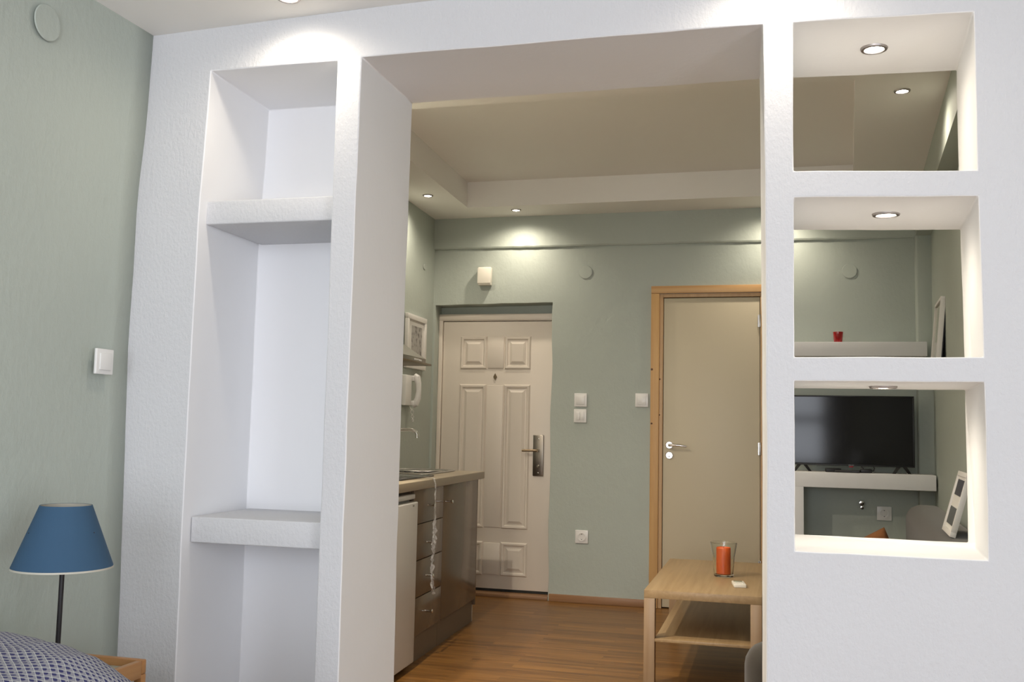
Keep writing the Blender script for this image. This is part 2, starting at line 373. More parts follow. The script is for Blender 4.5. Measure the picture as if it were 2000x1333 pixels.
o = grid_wall('wall_left', 'green_plaster', lambda u, v: ((left_edge(v) if u > -0.02 else XL+(left_edge(v)-XL)*max(0, 1+u/0.5))-0.06, u, v),
              [-4.9+4.9*k/60 for k in range(61)]+[], [2.36*k/40 for k in range(41)])
struct(o)
rw = MB(); rw.box(2.2, 2.32, -4.9, -3.97, 0, 2.36); rw.box(2.2, 2.32, -2.43, 0.0, 0, 2.36); rw.box(2.2, 2.32, -3.97, -2.43, 2.18, 2.36); rw.box(2.2, 2.32, -3.97, -2.43, 0, 0.12)
struct(rw.obj('wall_right', 'green_plaster', smooth=False))
wf = frame(1.54, 2.06, 0.07, 0.06, 0.003); wf.box(-0.035, 0.035, 0, 0.06, 0.07, 1.99, 0.003); o = struct(wf.obj('added_window', 'white_frame')); o.location = (2.23, -3.2, 0.12); o.rotation_euler = (0, 0, radians(-90))  # unseen window added in the right wall for the side light
# rear wall with the window behind the camera
rw = MB(); rw.box(-1.86, -1.50, -4.87, -4.75, 0, 2.36); rw.box(0.90, 2.32, -4.87, -4.75, 0, 2.36); rw.box(-1.50, 0.90, -4.87, -4.75, 0, 0.35); rw.box(-1.50, 0.90, -4.87, -4.75, 2.33, 2.36)
struct(rw.obj('wall_rear', 'white_plaster', smooth=False))
wf = frame(2.40, 1.98, 0.07, 0.06, 0.003); wf.box(-0.035, 0.035, 0, 0.06, 0.07, 1.91, 0.003); o = struct(wf.obj('window_1', 'white_frame')); o.location = (-0.30, -4.85, 0.35)
# ceilings
c = MB()
cz = [(-1.9, 2.290), (-1.77, 2.294), (-1.12, 2.315), (-0.775, 2.323), (0.0, 2.330), (2.32, 2.330)]
for (xa, za), (xb, zb) in zip(cz, cz[1:]): c.hexa([(xa, -4.9, za), (xb, -4.9, zb), (xb, 0.0, zb), (xa, 0.0, za)], [(xa, -4.9, 2.42), (xb, -4.9, 2.42), (xb, 0.0, 2.42), (xa, 0.0, 2.42)])
struct(c.obj('ceiling', 'ceiling_paint', smooth=False))
yb0, yb1 = 1.8145, 3.853
rlx = lambda y: -1.9905+A1*(y-3); rrx = lambda y: 0.4166+A2*(y-3)
c = MB()
def quadslab(p, z0, z1): c.hexa([(x, y, z0) for x, y in p], [(x, y, z1) for x, y in p])
ya, yz = T, D+0.12
quadslab([(-2.55, ya), (1.1, ya), (1.1, yb0), (-2.55, yb0)], KC, RT)
quadslab([(-2.55, yb1), (1.1, yb1), (1.1, yz), (-2.55, yz)], KC, RT)
quadslab([(-2.55, yb0), (rlx(yb0), yb0), (rlx(yb1), yb1), (-2.55, yb1)], KC, RT)
quadslab([(rrx(yb0), yb0), (1.1, yb0), (1.1, yb1), (rrx(yb1), yb1)], KC, RT)
quadslab([(-2.55, ya), (1.1, ya), (1.1, yz), (-2.55, yz)], RT, RT+0.06)
struct(c.obj('ceiling_back', 'ceiling_paint', smooth=False))
# side walls of the back room
o = grid_wall('wall_far_left', 'green_plaster', lambda u, v: (KL(u)-0.06, u, v), [T+(D+0.2-T)*k/30 for k in range(31)], [2.75*k/24 for k in range(25)]); struct(o)
o = grid_wall('wall_far_right', 'green_plaster', lambda u, v: (KRL(u)+0.06, u, v), [T+(D+0.2-T)*k/30 for k in range(31)], [2.75*k/24 for k in range(25)]); struct(o)
b = MB(); b.hexa([(KR(T), T, 2.43), (KRL(T)+0.02, T, 2.43), (KRL(D)+0.02, D, 2.43), (KR(D), D, 2.43)], [(KR(T), T, KC), (KRL(T)+0.02, T, KC), (KRL(D)+0.02, D, KC), (KR(D), D, KC)])
struct(b.obj('trim_1', 'green_plaster', smooth=False))
# back wall: entrance recess, inner door opening, plaster beam above
EX0, EX1 = -2.350, -1.488
def kind_back(x, z):
    if EX0 < x < EX1 and z < 2.036: return 0.14
    if -0.722 < x < -0.083 and z < 2.072: return 0.10
    return 0.0
def warp_back(x, y, z):
    return (x+(0.004*sin(z*9) if abs(x-EX1) < 1e-4 else 0)+(0.006*(z-1) if abs(x-EX1) < 1e-4 else 0)*0, y, z+(0.010*(x-EX0)/(EX1-EX0)-0.006 if abs(z-2.036) < 1e-4 and x < EX1+0.01 else 0))
w = cell_wall('wall_back', 'green_plaster', [-2.55, EX0, EX1, -0.722, -0.083, 1.12], [0, 2.036, 2.072, 2.75], 0.25, kind_back, D, warp_back, wob=0.003); struct(w)
# beam with a wavy lower edge
bm = bmesh.new(); pr = None
n = 60
for k in range(n+1):
    x = KL(D)-0.02+(KR(D)+0.0-KL(D)+0.02)*k/n; zz = 2.432-0.006*(k/n)+0.004*noise.noise(Vector((x*3, 0, 0)))+(0.002 if k % 2 else 0)
    ring = [bm.verts.new((x, D+0.02, zz)), bm.verts.new((x, D-0.016, zz)), bm.verts.new((x, D-0.022, zz+0.010)), bm.verts.new((x, D-0.022, KC+0.02)), bm.verts.new((x, D+0.02, KC+0.02))]
    if pr:
        for a in range(5): bm.faces.new((pr[a], pr[(a+1) % 5], ring[(a+1) % 5], ring[a]))
    else: bm.faces.new(ring)
    pr = ring
bm.faces.new(pr); bmesh.ops.recalc_face_normals(bm, faces=bm.faces)
mb = MB(); mb.bm.free(); mb.bm = bm; struct(mb.obj('trim_2', 'green_plaster', angle=25))
# boxed pipe chase in the corner
struct(MB().box(KR(D)-0.006, KRL(D)+0.02, D-0.06, D+0.02, 0, 2.44, 0.012, 3).obj('trim_3', 'green_plaster'))
# skirting
struct(MB().box(EX1+0.01, -0.80, D-0.014, D+0.004, 0, 0.048, 0.002).obj('baseboard_back', 'base_wood'))
struct(MB().box(EX0+0.01, EX1-0.002, D+0.0, D+0.13, 0, 0.022, 0.002).obj('trim_4', 'base_wood'))

# ---------------------------------------------------------------- entrance door
DY = D+0.10
e = thing('entrance_door', 'greige panelled entrance door with long metal handle plate, set in a recess', 'door', (-1.905, DY, 0))
e['kind'] = 'structure'; e.name = 'door_1'
X = lambda v: v+1.905
lf = MB(); lf.box(X(-2.318), X(-1.492), 0.004, 0.038, 0.040, 1.922, 0.002); leaf = lf.obj('door_leaf', 'entrance_paint', e)
def rpanel(mb, x0, x1, z0, z1):
    # moulded ridge round the panel
    def ring(a, h, b_, h2):
        o1 = [(x0+a, z0+a), (x1-a, z0+a), (x1-a, z1-a), (x0+a, z1-a)]; o2 = [(x0+b_, z0+b_), (x1-b_, z0+b_), (x1-b_, z1-b_), (x0+b_, z1-b_)]
        return o1, h, o2, h2
    t = bmesh.new(); loops = []
    for off, h in ((0, 0.0), (0.009, -0.011), (0.020, -0.009), (0.028, 0.0005), (0.036, 0.0005), (0.055, -0.010), (0.056, -0.0105)):
        loops.append([t.verts.new((px, 0.004+h, pz)) for px, pz in ((x0+off, z0+off), (x1-off, z0+off), (x1-off, z1-off), (x0+off, z1-off))])
    for a, b_ in zip(loops, loops[1:]):
        for k in range(4): t.faces.new((a[k], a[(k+1) % 4], b_[(k+1) % 4], b_[k]))
    t.faces.new(loops[-1]); bmesh.ops.recalc_face_normals(t, faces=t.faces); mb._add(t)
for (z0, z1) in ((1.578, 1.815), (0.456, 1.470), (0.130, 0.364)):
    for (x0, x1) in ((-2.185, -1.985), (-1.855, -1.662)):
        mb = MB(); rpanel(mb, X(x0), X(x1), z0, z1); mb.obj('raised_panel', 'entrance_paint', e, angle=20)
    mb = MB(); mb.box(X(-1.980), X(-1.860), -0.004, 0.006, z0+0.008, z1-0.008, 0.003); mb.obj('centre_strip', 'entrance_paint', e)
fr = MB(); fr.box(X(-2.3495), X(-2.322), -0.012, 0.036, 0, 1.932, 0.003); fr.box(X(-2.3495), X(-1.486), -0.012, 0.036, 1.932, 1.975, 0.003); fr.box(X(-2.330), X(-1.486), -0.006, 0.036, 1.926, 1.936, 0.001); fr.box(X(-1.4885), X(-1.486), -0.012, 0.036, 0, 1.926)
fr.obj('door_frame', 'entrance_paint', e)
MB().box(X(-2.318), X(-1.492), 0.006, 0.036, 0.0225, 0.040).obj('sill_gap_shade', 'gap_shade', e)  # dark strip standing in for the shade under the door leaf
ph = MB(); ph.prism([(0, 0.026), (0.013, 0), (0, -0.026), (-0.013, 0)], -0.003, 0.004, 'y'); ph.lathe([(0, 0.004), (0.006, 0.004), (0.006, 0)], (0, -0.003, 0), 16, 'y')
o = ph.obj('peephole', 'bronze_steel', e); o.location = (X(-1.9215), 0, 1.524); o['label'] = 'dark diamond-shaped peephole'
hp = MB(); hp.box(-0.038, 0.038, -0.010, 0.004, 0.832, 1.118, 0.004, 3); hpo = hp.obj('handle_plate', 'dark_steel', e); hpo.location = (X(-1.594), 0, 0)
hl = MB(); hl.lathe([(0, 0.05), (0.011, 0.05), (0.011, 0)], (0, -0.005, 1.010), 20, 'y'); hl.tube([(0, -0.05, 1.010), (-0.02, -0.056, 1.010), (-0.105, -0.056, 1.008)], 0.0085, 12); hl.obj('lever_handle', 'bronze_steel', hpo)
kc_ = MB(); kc_.lathe([(0, 0.014), (0.009, 0.014), (0.012, 0)], (0.002, -0.008, 0.898), 18, 'y'); kc_.obj('lock_cylinder', 'chrome', hpo)
sc = MB(); 
for z in (1.090, 0.853): sc.lathe([(0, 0.004), (0.005, 0.003), (0.006, 0)], (0.001, -0.009, z), 14, 'y')
sc.obj('screw', 'chrome', hpo)

# ---------------------------------------------------------------- inner door in pine casing
e = thing('door_2', 'plain beige flush door in pine casing with chrome lever, behind the coffee table', 'door', (-0.40, D, 0)); e['kind'] = 'structure'
X = lambda v: v+0.40
MB().box(X(-0.717), X(-0.0885), 0.004, 0.044, 0.008, 2.059, 0.0015).obj('door_leaf', 'interior_door', e)
cs = MB(); cs.box(X(-0.8015), X(-0.745), -0.020, 0.001, 0, 2.0905, 0.003); cs.box(X(-0.062), X(-0.004), -0.020, 0.001, 0, 2.0905, 0.003)
cso = cs.obj('casing', 'pine', e)
kn = MB()
for kx, kz, s in ((-0.793, 1.575, 0.007), (-0.792, 1.212, 0.006), (-0.741, 1.51, 0.005), (-0.741, 1.27, 0.004)): kn.lathe([(0, 0.0008), (s, 0.0006), (s*1.1, 0)], (X(kx), -0.0200 if kx < -0.75 else -0.0082, kz), 12, 'y')
kn.obj('wood_knot', 'knot', cso)
MB().box(X(-0.8015), X(-0.004), -0.022, 0.001, 2.0905, 2.1405, 0.003).obj('head_casing', 'pine_across', e)
jb = MB(); jb.box(X(-0.745), X(-0.7205), -0.008, 0.06, 0, 2.088, 0.002); jb.box(X(-0.0850), X(-0.062), -0.008, 0.06, 0, 2.088, 0.002); jb.obj('jamb', 'pine_light', e)
MB().box(X(-0.7205), X(-0.085), -0.008, 0.06, 2.064, 2.088, 0.002).obj('head_jamb', 'pine_light', e)
for z in (1.90, 1.06, 0.30):
    h = MB(); h.lathe([(0, 0.042), (0.006, 0.042), (0.007, 0.038), (0.007, -0.038), (0.006, -0.042), (0, -0.042)], (0, 0, 0), 14); h.box(-0.013, 0.010, 0.003, 0.009, -0.040, 0.040); o = h.obj('hinge', 'steel', e); o.location = (X(-0.0868), -0.006, z)
dh = MB(); dh.lathe([(0, 0.010), (0.022, 0.010), (0.026, 0.005), (0.026, 0)], (0, 0.004, 1.0705), 28, 'y'); dh.lathe([(0, 0.05), (0.009, 0.05), (0.009, 0)], (0, 0.0, 1.0705), 16, 'y'); dh.tube([(0, -0.046, 1.0705), (0.02, -0.052, 1.071), (0.07, -0.052, 1.071), (0.118, -0.046, 1.064)], [0.009, 0.009, 0.008, 0.007], 12)
o = dh.obj('lever_handle', 'chrome', e); o.location = (X(-0.675), 0, 0)
dk = MB(); dk.lathe([(0, 0.010), (0.022, 0.010), (0.026, 0.005), (0.026, 0)], (0, 0.004, 1.0025), 28, 'y'); dk.box(-0.003, 0.003, -0.012, -0.004, 0.990, 1.015, 0.001); o = dk.obj('key_rosette', 'chrome', e); o.location = (X(-0.675), 0, 0)

# ---------------------------------------------------------------- ceiling downlights
def downlight(loc, label, power, group, cone=163, r=0.0325, name='downlight', col=(1.0, 0.88, 0.725), glow=0.0235, blend=1.0):
    e = thing(name, label, 'light', loc, 0, group)
    rg = MB(); rg.lathe([(glow, 0.003), (glow, -0.004), (glow+0.002, -0.007), (r, -0.006), (r+0.002, -0.002), (r+0.002, 0.003), (glow, 0.003)], (0, 0, 0), 36); rg.obj('trim_ring', 'ring_metal', e)
    gl = MB(); gl.lathe([(0, -0.0045), (glow*0.7, -0.0055), (glow, -0.004), (glow, 0.002), (0, 0.002)], (0, 0, 0), 28); gl.obj('bulb_face', 'lamp_glow', e)
    l = bpy.data.lights.new('spot_beam', 'SPOT'); l.energy = power; l.spot_size = radians(cone); l.spot_blend = blend; l.color = col; l.shadow_soft_size = 0.022
    lo = bpy.data.objects.new('spot_beam', l); COL.objects.link(lo); lo.parent = e; lo.location = (0, 0, -0.028)
    return e
G1 = 'downlights in the back room ceiling'; G2 = 'downlights in the front room ceiling'; G3 = 'downlights in the wall openings'
PK = 18.0; PH = 190.0  # PH drives the unseen fill downlights added to brighten the back room
downlight((-2.165, 3.47, KC), 'small round ceiling downlight nearest the left green wall of the back room', PK, G1)
downlight((-1.705, 3.974, KC), 'round ceiling downlight above the entrance door recess', PK, G1)
downlight((0.541, 1.993, KC), 'round ceiling downlight seen through the top wall opening', PK*0.8, G1)
downlight((0.03, 3.974, KC), 'round ceiling downlight hidden behind the pillar, above the inner door', PK, G1)
downlight((-2.165, 1.70, KC), 'added unseen fill downlight behind the left side of the archway', PH*0.5, G1)  # added fill lamp, out of view
downlight((-1.60, 1.00, KC), 'added unseen fill downlight behind the niche, nearest the archway', PH, G1)  # added out-of-view lamp that carries most of the back room's light
downlight((-1.268, -0.125, 2.3105), 'bright ceiling downlight above the wall niche, cut by the top edge', 7.5, G2, cone=168, col=(1.0, 0.89, 0.73))
downlight((0.005, -0.125, 2.329), 'ceiling downlight just out of frame above the pillar left of the wall openings', 7.5, G2, cone=168, col=(1.0, 0.89, 0.73))
downlight((0.256, 0.203, 2.171), 'chrome-ringed downlight in the top wall opening', 4.0, G3, cone=165, col=(1.0, 0.90, 0.74))
downlight((0.279, 0.193, 1.727), 'chrome-ringed downlight above the middle wall opening', 4.0, G3, cone=165, col=(1.0, 0.90, 0.74))
downlight((0.270, 0.225, 1.2855), 'chrome-ringed downlight above the bottom wall opening', 4.0, G3, cone=165, col=(1.0, 0.90, 0.74))

# ---------------------------------------------------------------- niche shelves
def nshelf(z0, z1, label):
    bm = MB(); bm.box(NL-0.004, NR+0.008, 0.040, 0.368, z0, z1, 0.004, 3); o = bm.obj('niche_shelf', 'white_plaster'); tag(o, label, 'shelf', group='plaster shelves in the wall niche'); return o
nshelf(1.7285, 1.7975, 'upper thick white plaster shelf in the wall niche')
o = nshelf(0.819, 0.891, 'lower thick white plaster shelf in the wall niche')

# ---------------------------------------------------------------- switches and sockets on the green back wall
def rocker(name, label, loc, rz, w=0.088, h=0.092, double=False, group=None, cat='light switch', m='white_plastic'):
    e = thing(name, label, cat, loc, rz, group)
    MB().box(-w/2, w/2, -0.009, 0.0, -h/2, h/2, 0.003, 3).obj('cover_plate', m, e)
    if double:
        for s in (-1, 1): MB().box(s*0.0148-0.0138, s*0.0148+0.0138, -0.013, -0.008, -h*0.31, h*0.31, 0.002).obj('rocker', m, e)
    else: MB().box(-w*0.33, w*0.33, -0.013, -0.008, -h*0.33, h*0.33, 0.002).obj('rocker', m, e)
    return e
yw = D-0.003
rocker('light_switch', 'white square light switch, upper of the pair between the two doors', (-1.279, yw, 1.363), 0, group='light switches')
rocker('light_switch', 'white double light switch, lower of the pair between the two doors', (-1.2805, yw, 1.2545), 0, double=True, group='light switches')
rocker('light_switch', 'white square light switch right beside the pine door casing', (-0.860, yw, 1.367), 0, group='light switches')
rocker('light_switch', 'white light switch on the left green wall of the front room', (XL+0.008, -0.137, 1.3165), radians(90), 0.072, 0.070, group='light switches')
def socket(label, loc, m='white_plastic', s=0.088):
    e = thing('wall_socket', label, 'socket', loc, 0, 'round-pin wall sockets')
    MB().box(-s/2, s/2, -0.008, 0, -s/2, s/2, 0.003, 3).obj('cover_plate', m, e)
    cup = MB(); cup.lathe([(0.031, 0.0), (0.031, 0.004), (0.028, 0.005), (0.021, 0.004), (0.0195, -0.004), (0, -0.004)], (0, -0.008, 0), 32, 'y'); co = cup.obj('socket_well', m, e)
    pn = MB()
    for s_ in (-1, 1): pn.lathe([(0, 0.0), (0.003, 0.0), (0.003, -0.001)], (s_*0.0095, -0.0050, 0), 10, 'y')
    pn.box(-0.003, 0.003, -0.0105, -0.004, 0.016, 0.021); pn.box(-0.003, 0.003, -0.0105, -0.004, -0.021, -0.016); pn.obj('contact', 'socket_dark', co)
    return e
socket('white wall socket low on the green wall between the two doors', (-1.2578, yw, 0.4395))
socket('grey-looking wall socket under the television shelf', (0.668, yw, 0.676))
# chrome coat hook / cable stub under the television shelf
k = MB(); k.lathe([(0, 0.032), (0.014, 0.030), (0.019, 0.022), (0.014, 0.012), (0.007, 0.008), (0.007, 0)], (0, 0, 0), 24, 'y'); k.lathe([(0, 0.016), (0.011, 0.014), (0.012, 0)], (0.004, 0, -0.028), 16, 'y')
o = k.obj('coat_hook', 'chrome'); tag(o, 'small shiny metal coat hook on the dark wall under the television shelf', 'hook', (0.533, yw, 0.736))

# covers over ceiling-level junction boxes
def disc(label, loc, rz, r=0.047, m='green_plaster'):
    a = MB(); a.lathe([(0, 0.003), (r-0.002, 0.003), (r, 0.001), (r, 0)], (0, 0, 0), 40, 'y'); o = a.obj('junction_box_cover', m, angle=15); return tag(o, label, 'cover', loc, rz, 'round painted junction box covers')
disc('round green-painted junction box cover on the back wall between the doors', (-1.258, yw, 2.249), 0)
disc('round green-painted junction box cover above the small red cup', (0.4745, yw, 2.220), 0)
disc('large round painted junction box cover high on the left front wall', (XL+0.008, -0.424, 2.158), radians(90), 0.046)
disc('tiny round painted cover high on the left wall of the back room', (KL(3.97)+0.003, 3.97, 2.272), radians(90)+A1, 0.022)
# white box above entrance door
e = thing('bell_box', 'small white box high on the green wall above the entrance door', 'bell', (-1.976, D-0.002, 2.165))
MB().box(-0.046, 0.046, -0.050, 0.0, 0.0, 0.128, 0.004, 3).obj('housing', 'cream_plastic', e)
MB().box(-0.048, 0.048, -0.058, -0.046, 0.010, 0.120, 0.003, 3).obj('front_cover', 'cream_plastic', e)

# ---------------------------------------------------------------- television wall: shelves, TV, cup
TX0, TX1 = 0.09, KRL(3.9)-0.006
sh = MB(); sh.prism([(TX0, 3.9036), (0.9325, 3.9036), (0.9435, D-0.061), (0.866, D-0.061), (0.866, D-0.002), (TX0, D-0.002)], 0.8395, 0.932, 'z', 0.004)
e = thing('television_shelf', 'thick white plaster shelf under the television with a side support down to the floor', 'shelf', (0, 0, 0))
sh.obj('shelf_board', 'reveal_paint', e)
MB().box(TX0, 0.176, 3.905, D-0.002, 0.0, 0.841, 0.004, 3).obj('side_support', 'reveal_paint', e)
sh = MB(); sh.prism([(0.0, 4.0), (0.908, 4.0), (0.908, D-0.061), (0.866, D-0.061), (0.866, D-0.002), (0.0, D-0.002)], 1.652, 1.742, 'z', 0.004)
o = sh.obj('wall_shelf', 'reveal_paint'); tag(o, 'thick white plaster wall shelf above the television, carrying the red cup', 'shelf')
# red glass cup
g = MB(); g.lathe([(0, 0), (0.024, 0), (0.026, 0.003), (0.031, 0.066), (0.0295, 0.066), (0.0245, 0.007), (0, 0.006)], (0, 0, 0), 32)
# z from the photo: base at 1.742
o = g.obj('candle_cup', 'red_glass'); tag(o, 'small red glass candle cup on the upper wall shelf', 'cup', (0.392, 4.045, 1.742))

e = thing('television', 'black flat television on two splayed feet on the plaster shelf', 'television', (0.4625, 4.01, 0.932))
tvb = MB(); tvb.box(-0.366, 0.366, 0.004, 0.030, 0.040, 0.474, 0.004, 3); tvb.box(-0.27, 0.27, 0.028, 0.062, 0.05, 0.30, 0.012, 3); tvb.obj('housing', 'black_plastic', e)
bz = frame(0.732, 0.434, 0.009, 0.010, 0.002, -0.004); o = bz.obj('bezel', 'black_plastic', e); o.location = (0, 0, 0.040)
MB().box(-0.357, 0.357, 0.001, 0.006, 0.053, 0.466).obj('screen', 'screen', e)
lg = MB(); lg.tube([(0.007*cos(a)-0.011, -0.0046, 0.0445+0.0028*sin(a)) for a in [k*2*pi/14 for k in range(15)]], 0.0008, 6); lg.box(-0.001, 0.0005, -0.0052, -0.004, 0.0418, 0.0478); lg.box(-0.001, 0.004, -0.0052, -0.004, 0.0418, 0.043)
lg.box(0.006, 0.007, -0.0052, -0.004, 0.0418, 0.0478); lg.box(0.006, 0.013, -0.0052, -0.004, 0.0418, 0.043); lg.box(0.006, 0.013, -0.0052, -0.004, 0.0466, 0.0478); lg.box(0.012, 0.013, -0.0052, -0.004, 0.0418, 0.045)
lg.obj('maker_badge', 'logo_grey', e)
MB().box(-0.014, 0.010, -0.002, 0.006, 0.031, 0.0405, 0.002).obj('sensor_tab', 'red_led', e)
for s in (-1, 1):
    f = MB()
    for q in (-1, 1):
        f.hexa([(q*0.048-0.009, -0.055*0+(-0.02 if q < 0 else 0.03), 0), (q*0.048+0.009, (-0.02 if q < 0 else 0.03), 0), (q*0.048+0.009, (0.0 if q < 0 else 0.05), 0), (q*0.048-0.009, (0.0 if q < 0 else 0.05), 0)],
               [(q*0.010-0.012, 0.004, 0.052), (q*0.010+0.012, 0.004, 0.052), (q*0.010+0.012, 0.026, 0.052), (q*0.010-0.012, 0.026, 0.052)])
    o = f.obj('foot', 'black_plastic', e); o.location = (s*0.292, 0, 0)
# remote, adapter and cable in front of the TV
r = MB(); r.box(-0.075, 0.075, -0.02, 0.02, 0, 0.016, 0.004, 3); o = r.obj('remote_control', 'black_plastic'); tag(o, 'black remote control lying on the television shelf', 'remote control', (0.435, 3.955, 0.932), radians(-14))
e = thing('media_box', 'small black media box at the left of the remote on the television shelf', 'media box', (0.352, 3.985, 0.932), radians(6))
MB().box(-0.045, 0.045, -0.022, 0.022, 0, 0.024, 0.004, 3).obj('housing', 'black_plastic', e)
e = thing('power_adapter', 'black plug adapter with a curled cable under the right part of the television', 'adapter', (0.545, 3.985, 0.932))
MB().box(-0.034, 0.034, -0.016, 0.016, 0, 0.024, 0.005, 3).obj('housing', 'black_plastic', e)
MB().tube([(0.03, 0, 0.012), (0.044, 0.003, 0.014), (0.05, 0.012, 0.03), (0.048, 0.016, 0.034), (0.044, 0.018, 0.037)], 0.003, 8).obj('cable', 'black_plastic', e)
MB().tube([(-0.02, 0.0, 0.02), (-0.015, 0.0, 0.03), (-0.022, 0.006, 0.034), (-0.026, 0.012, 0.037)], 0.003, 8).obj('cable', 'black_plastic', e)

# picture on the far right wall, seen nearly edge-on through the middle hole
RZ = math.atan(-A2)    # local x points along the wall
e = thing('wall_picture', 'white-framed picture hanging on the right wall, seen edge-on through the middle wall opening', 'picture', (KRL(3.47)-0.046, 3.47, 1.505), radians(90)-math.atan(A2)+radians(180))
e.rotation_euler = (0, 0, 0)
ang = -math.atan(A2)
# local frame: x' = from wall into the room (negative world x), y' along the wall
lean = Matrix.Rotation(radians(5.0), 4, 'Y')
fm = MB(); W_, H_ = 0.40, 0.42
for y0, y1, z0, z1 in ((-W_/2, W_/2, 0, 0.018), (-W_/2, W_/2, H_-0.018, H_), (-W_/2, -W_/2+0.018, 0.018, H_-0.018), (W_/2-0.018, W_/2, 0.018, H_-0.018)): fm.box(-0.012, 0.014, y0, y1, z0, z1, 0.001, mx=lean)
e.rotation_euler = (0, 0, ang)
fm.obj('frame_moulding', 'white_frame', e)
pm = MB(); pm.box(-0.004, 0.002, -W_/2+0.02, W_/2-0.02, 0.02, H_-0.02, mx=lean); pm.obj('glazed_print', 'glass_reflection', e)
pm = MB(); pm.box(0.002, 0.020, -W_/2+0.004, W_/2-0.004, 0.004, H_-0.004, mx=lean); pm.obj('backing_board', 'black_plastic', e)

# ---------------------------------------------------------------- sofa along the right wall
SY0, SY1 = 0.95, 3.30
e = thing('sofa', 'charcoal grey fabric sofa along the right wall beyond the wall openings', 'sofa', (0.60, 2.12, 0), math.atan(-A2)*1.0)
# local: x' toward wall (+), y' along the wall; wall face at about x'=+0.235
def cushion(mb, x0, x1, y0, y1, z0, z1, r, seg=5): mb.box(x0, x1, y0, y1, z0, z1, r, seg)
a = MB(); cushion(a, -0.59, 0.20, -1.15, 1.17, 0.10, 0.30, 0.03); a.obj('base', 'sofa', e)
for y0, y1 in ((-0.98, 0.01), (0.02, 1.00)):
    a = MB(); cushion(a, -0.61, 0.08, y0, y1, 0.24, 0.37, 0.05); a.obj('seat_cushion', 'sofa', e)
a = MB(); cushion(a, 0.00, 0.205, -1.15, 1.17, 0.20, 0.80, 0.075, 6); a.obj('backrest', 'sofa', e)
for y0, y1 in ((-1.16, -0.99), (1.01, 1.18)):
    a = MB(); cushion(a, -0.625 if y0 < 0 else -0.66, 0.10, y0, y1, 0.10, 0.455 if y0 < 0 else 0.55, 0.08); a.obj('armrest', 'sofa', e)
for sx in (-0.56, 0.14):
    for sy in (-1.05, 1.08): MB().box(sx-0.025, sx+0.025, sy-0.025, sy+0.025, 0, 0.11, 0.003).obj('leg', 'black_metal', e)
# rust cushion
def pillow(w, h, t, n=14):
    bm = bmesh.new()
    top = {}; bot = {}
    for i in range(n+1):
        for j in range(n+1):
            u, v = i/n*2-1, j/n*2-1
            f = max(0, (1-u**4))*max(0, (1-v**4)); th = t/2*f**0.5
            sx = w/2*u*(1-0.07*(1-abs(v))); sz = h/2*v*(1-0.07*(1-abs(u)))
            top[i, j] = bm.verts.new((sx, th, sz)); bot[i, j] = top[i, j] if (i in (0, n) or j in (0, n)) else bm.verts.new((sx, -th, sz))
    for i in range(n):
        for j in range(n):
            bm.faces.new((top[i, j], top[i+1, j], top[i+1, j+1], top[i, j+1]))
            bm.faces.new((bot[i, j], bot[i, j+1], bot[i+1, j+1], bot[i+1, j]))
    bmesh.ops.recalc_face_normals(bm, faces=bm.faces); mb = MB(); mb.bm.free(); mb.bm = bm; return mb
o = pillow(0.25, 0.25, 0.09).obj('throw_cushion', 'rust', angle=80); tag(o, 'rust orange cushion on the sofa, only its top corner showing', 'cushion', (0.487, 2.98, 0.528)); o.rotation_euler = (radians(-8), radians(-25), radians(4))

# photo frame standing on the sofa back, leaning against the wall side
e = thing('photo_frame', 'white double photo frame leaning on the sofa back at the right wall', 'photo frame', (0.622, 1.555, 0.804), math.atan(-A2))
lean = Matrix.Rotation(radians(15.5), 4, 'Y'); W_, H_ = 0.315, 0.235
fm = MB()
for y0, y1, z0, z1 in ((-W_/2, W_/2, 0, 0.018), (-W_/2, W_/2, H_-0.018, H_), (-W_/2, -W_/2+0.018, 0.018, H_-0.018), (W_/2-0.018, W_/2, 0.018, H_-0.018)): fm.box(-0.006, 0.014, y0, y1, z0, z1, 0.001, mx=lean)
fm.obj('frame_moulding', 'white_frame', e)
pm = MB(); pm.box(0.0, 0.004, -W_/2+0.016, W_/2-0.016, 0.016, H_-0.016, mx=lean); pm.obj('mount', 'paper', e)
pm = MB(); pm.box(-0.002, 0.001, -W_/2+0.045, W_/2-0.045, 0.035, 0.100, mx=lean); pm.obj('photo', 'mid_photo', e)
pm = MB(); pm.box(-0.002, 0.001, -W_/2+0.045, W_/2-0.045, 0.145, 0.205, mx=lean); pm.obj('photo', 'dark_photo', e)
pm = MB(); pm.box(0.004, 0.010, -W_/2+0.006, W_/2-0.006, 0.006, H_-0.006, mx=lean); bo = pm.obj('backing_board', 'black_plastic', e)
pm = MB(); pm.hexa([(0.115, -0.03, 0.004), (0.119, -0.03, 0.004), (0.119, 0.03, 0.004), (0.115, 0.03, 0.004)], [(0.060, -0.015, 0.17), (0.064, -0.015, 0.17), (0.064, 0.015, 0.17), (0.060, 0.015, 0.17)]); pm.obj('easel_strut', 'white_frame', e)

# ---------------------------------------------------------------- coffee table
e = thing('coffee_table', 'low square-legged oak coffee table with a lower shelf, by the inner door', 'table', (-0.3175, 2.776, 0))
w2, l2 = 0.2635, 0.595
MB().box(-w2, w2, -l2, l2, 0.3935, 0.4305, 0.0015).obj('tabletop', 'oak', e)
for sx in (-1, 1):
    for sy in (-1, 1): MB().box(sx*(w2-0.025)-0.025, sx*(w2-0.025)+0.025, sy*(l2-0.025)-0.025, sy*(l2-0.025)+0.025, 0, 0.3935, 0.0015).obj('leg', 'oak_z', e)
MB().box(-w2+0.050, w2-0.050, -l2+0.002, l2-0.002, 0.199, 0.213, 0.001).obj('lower_shelf', 'oak', e)
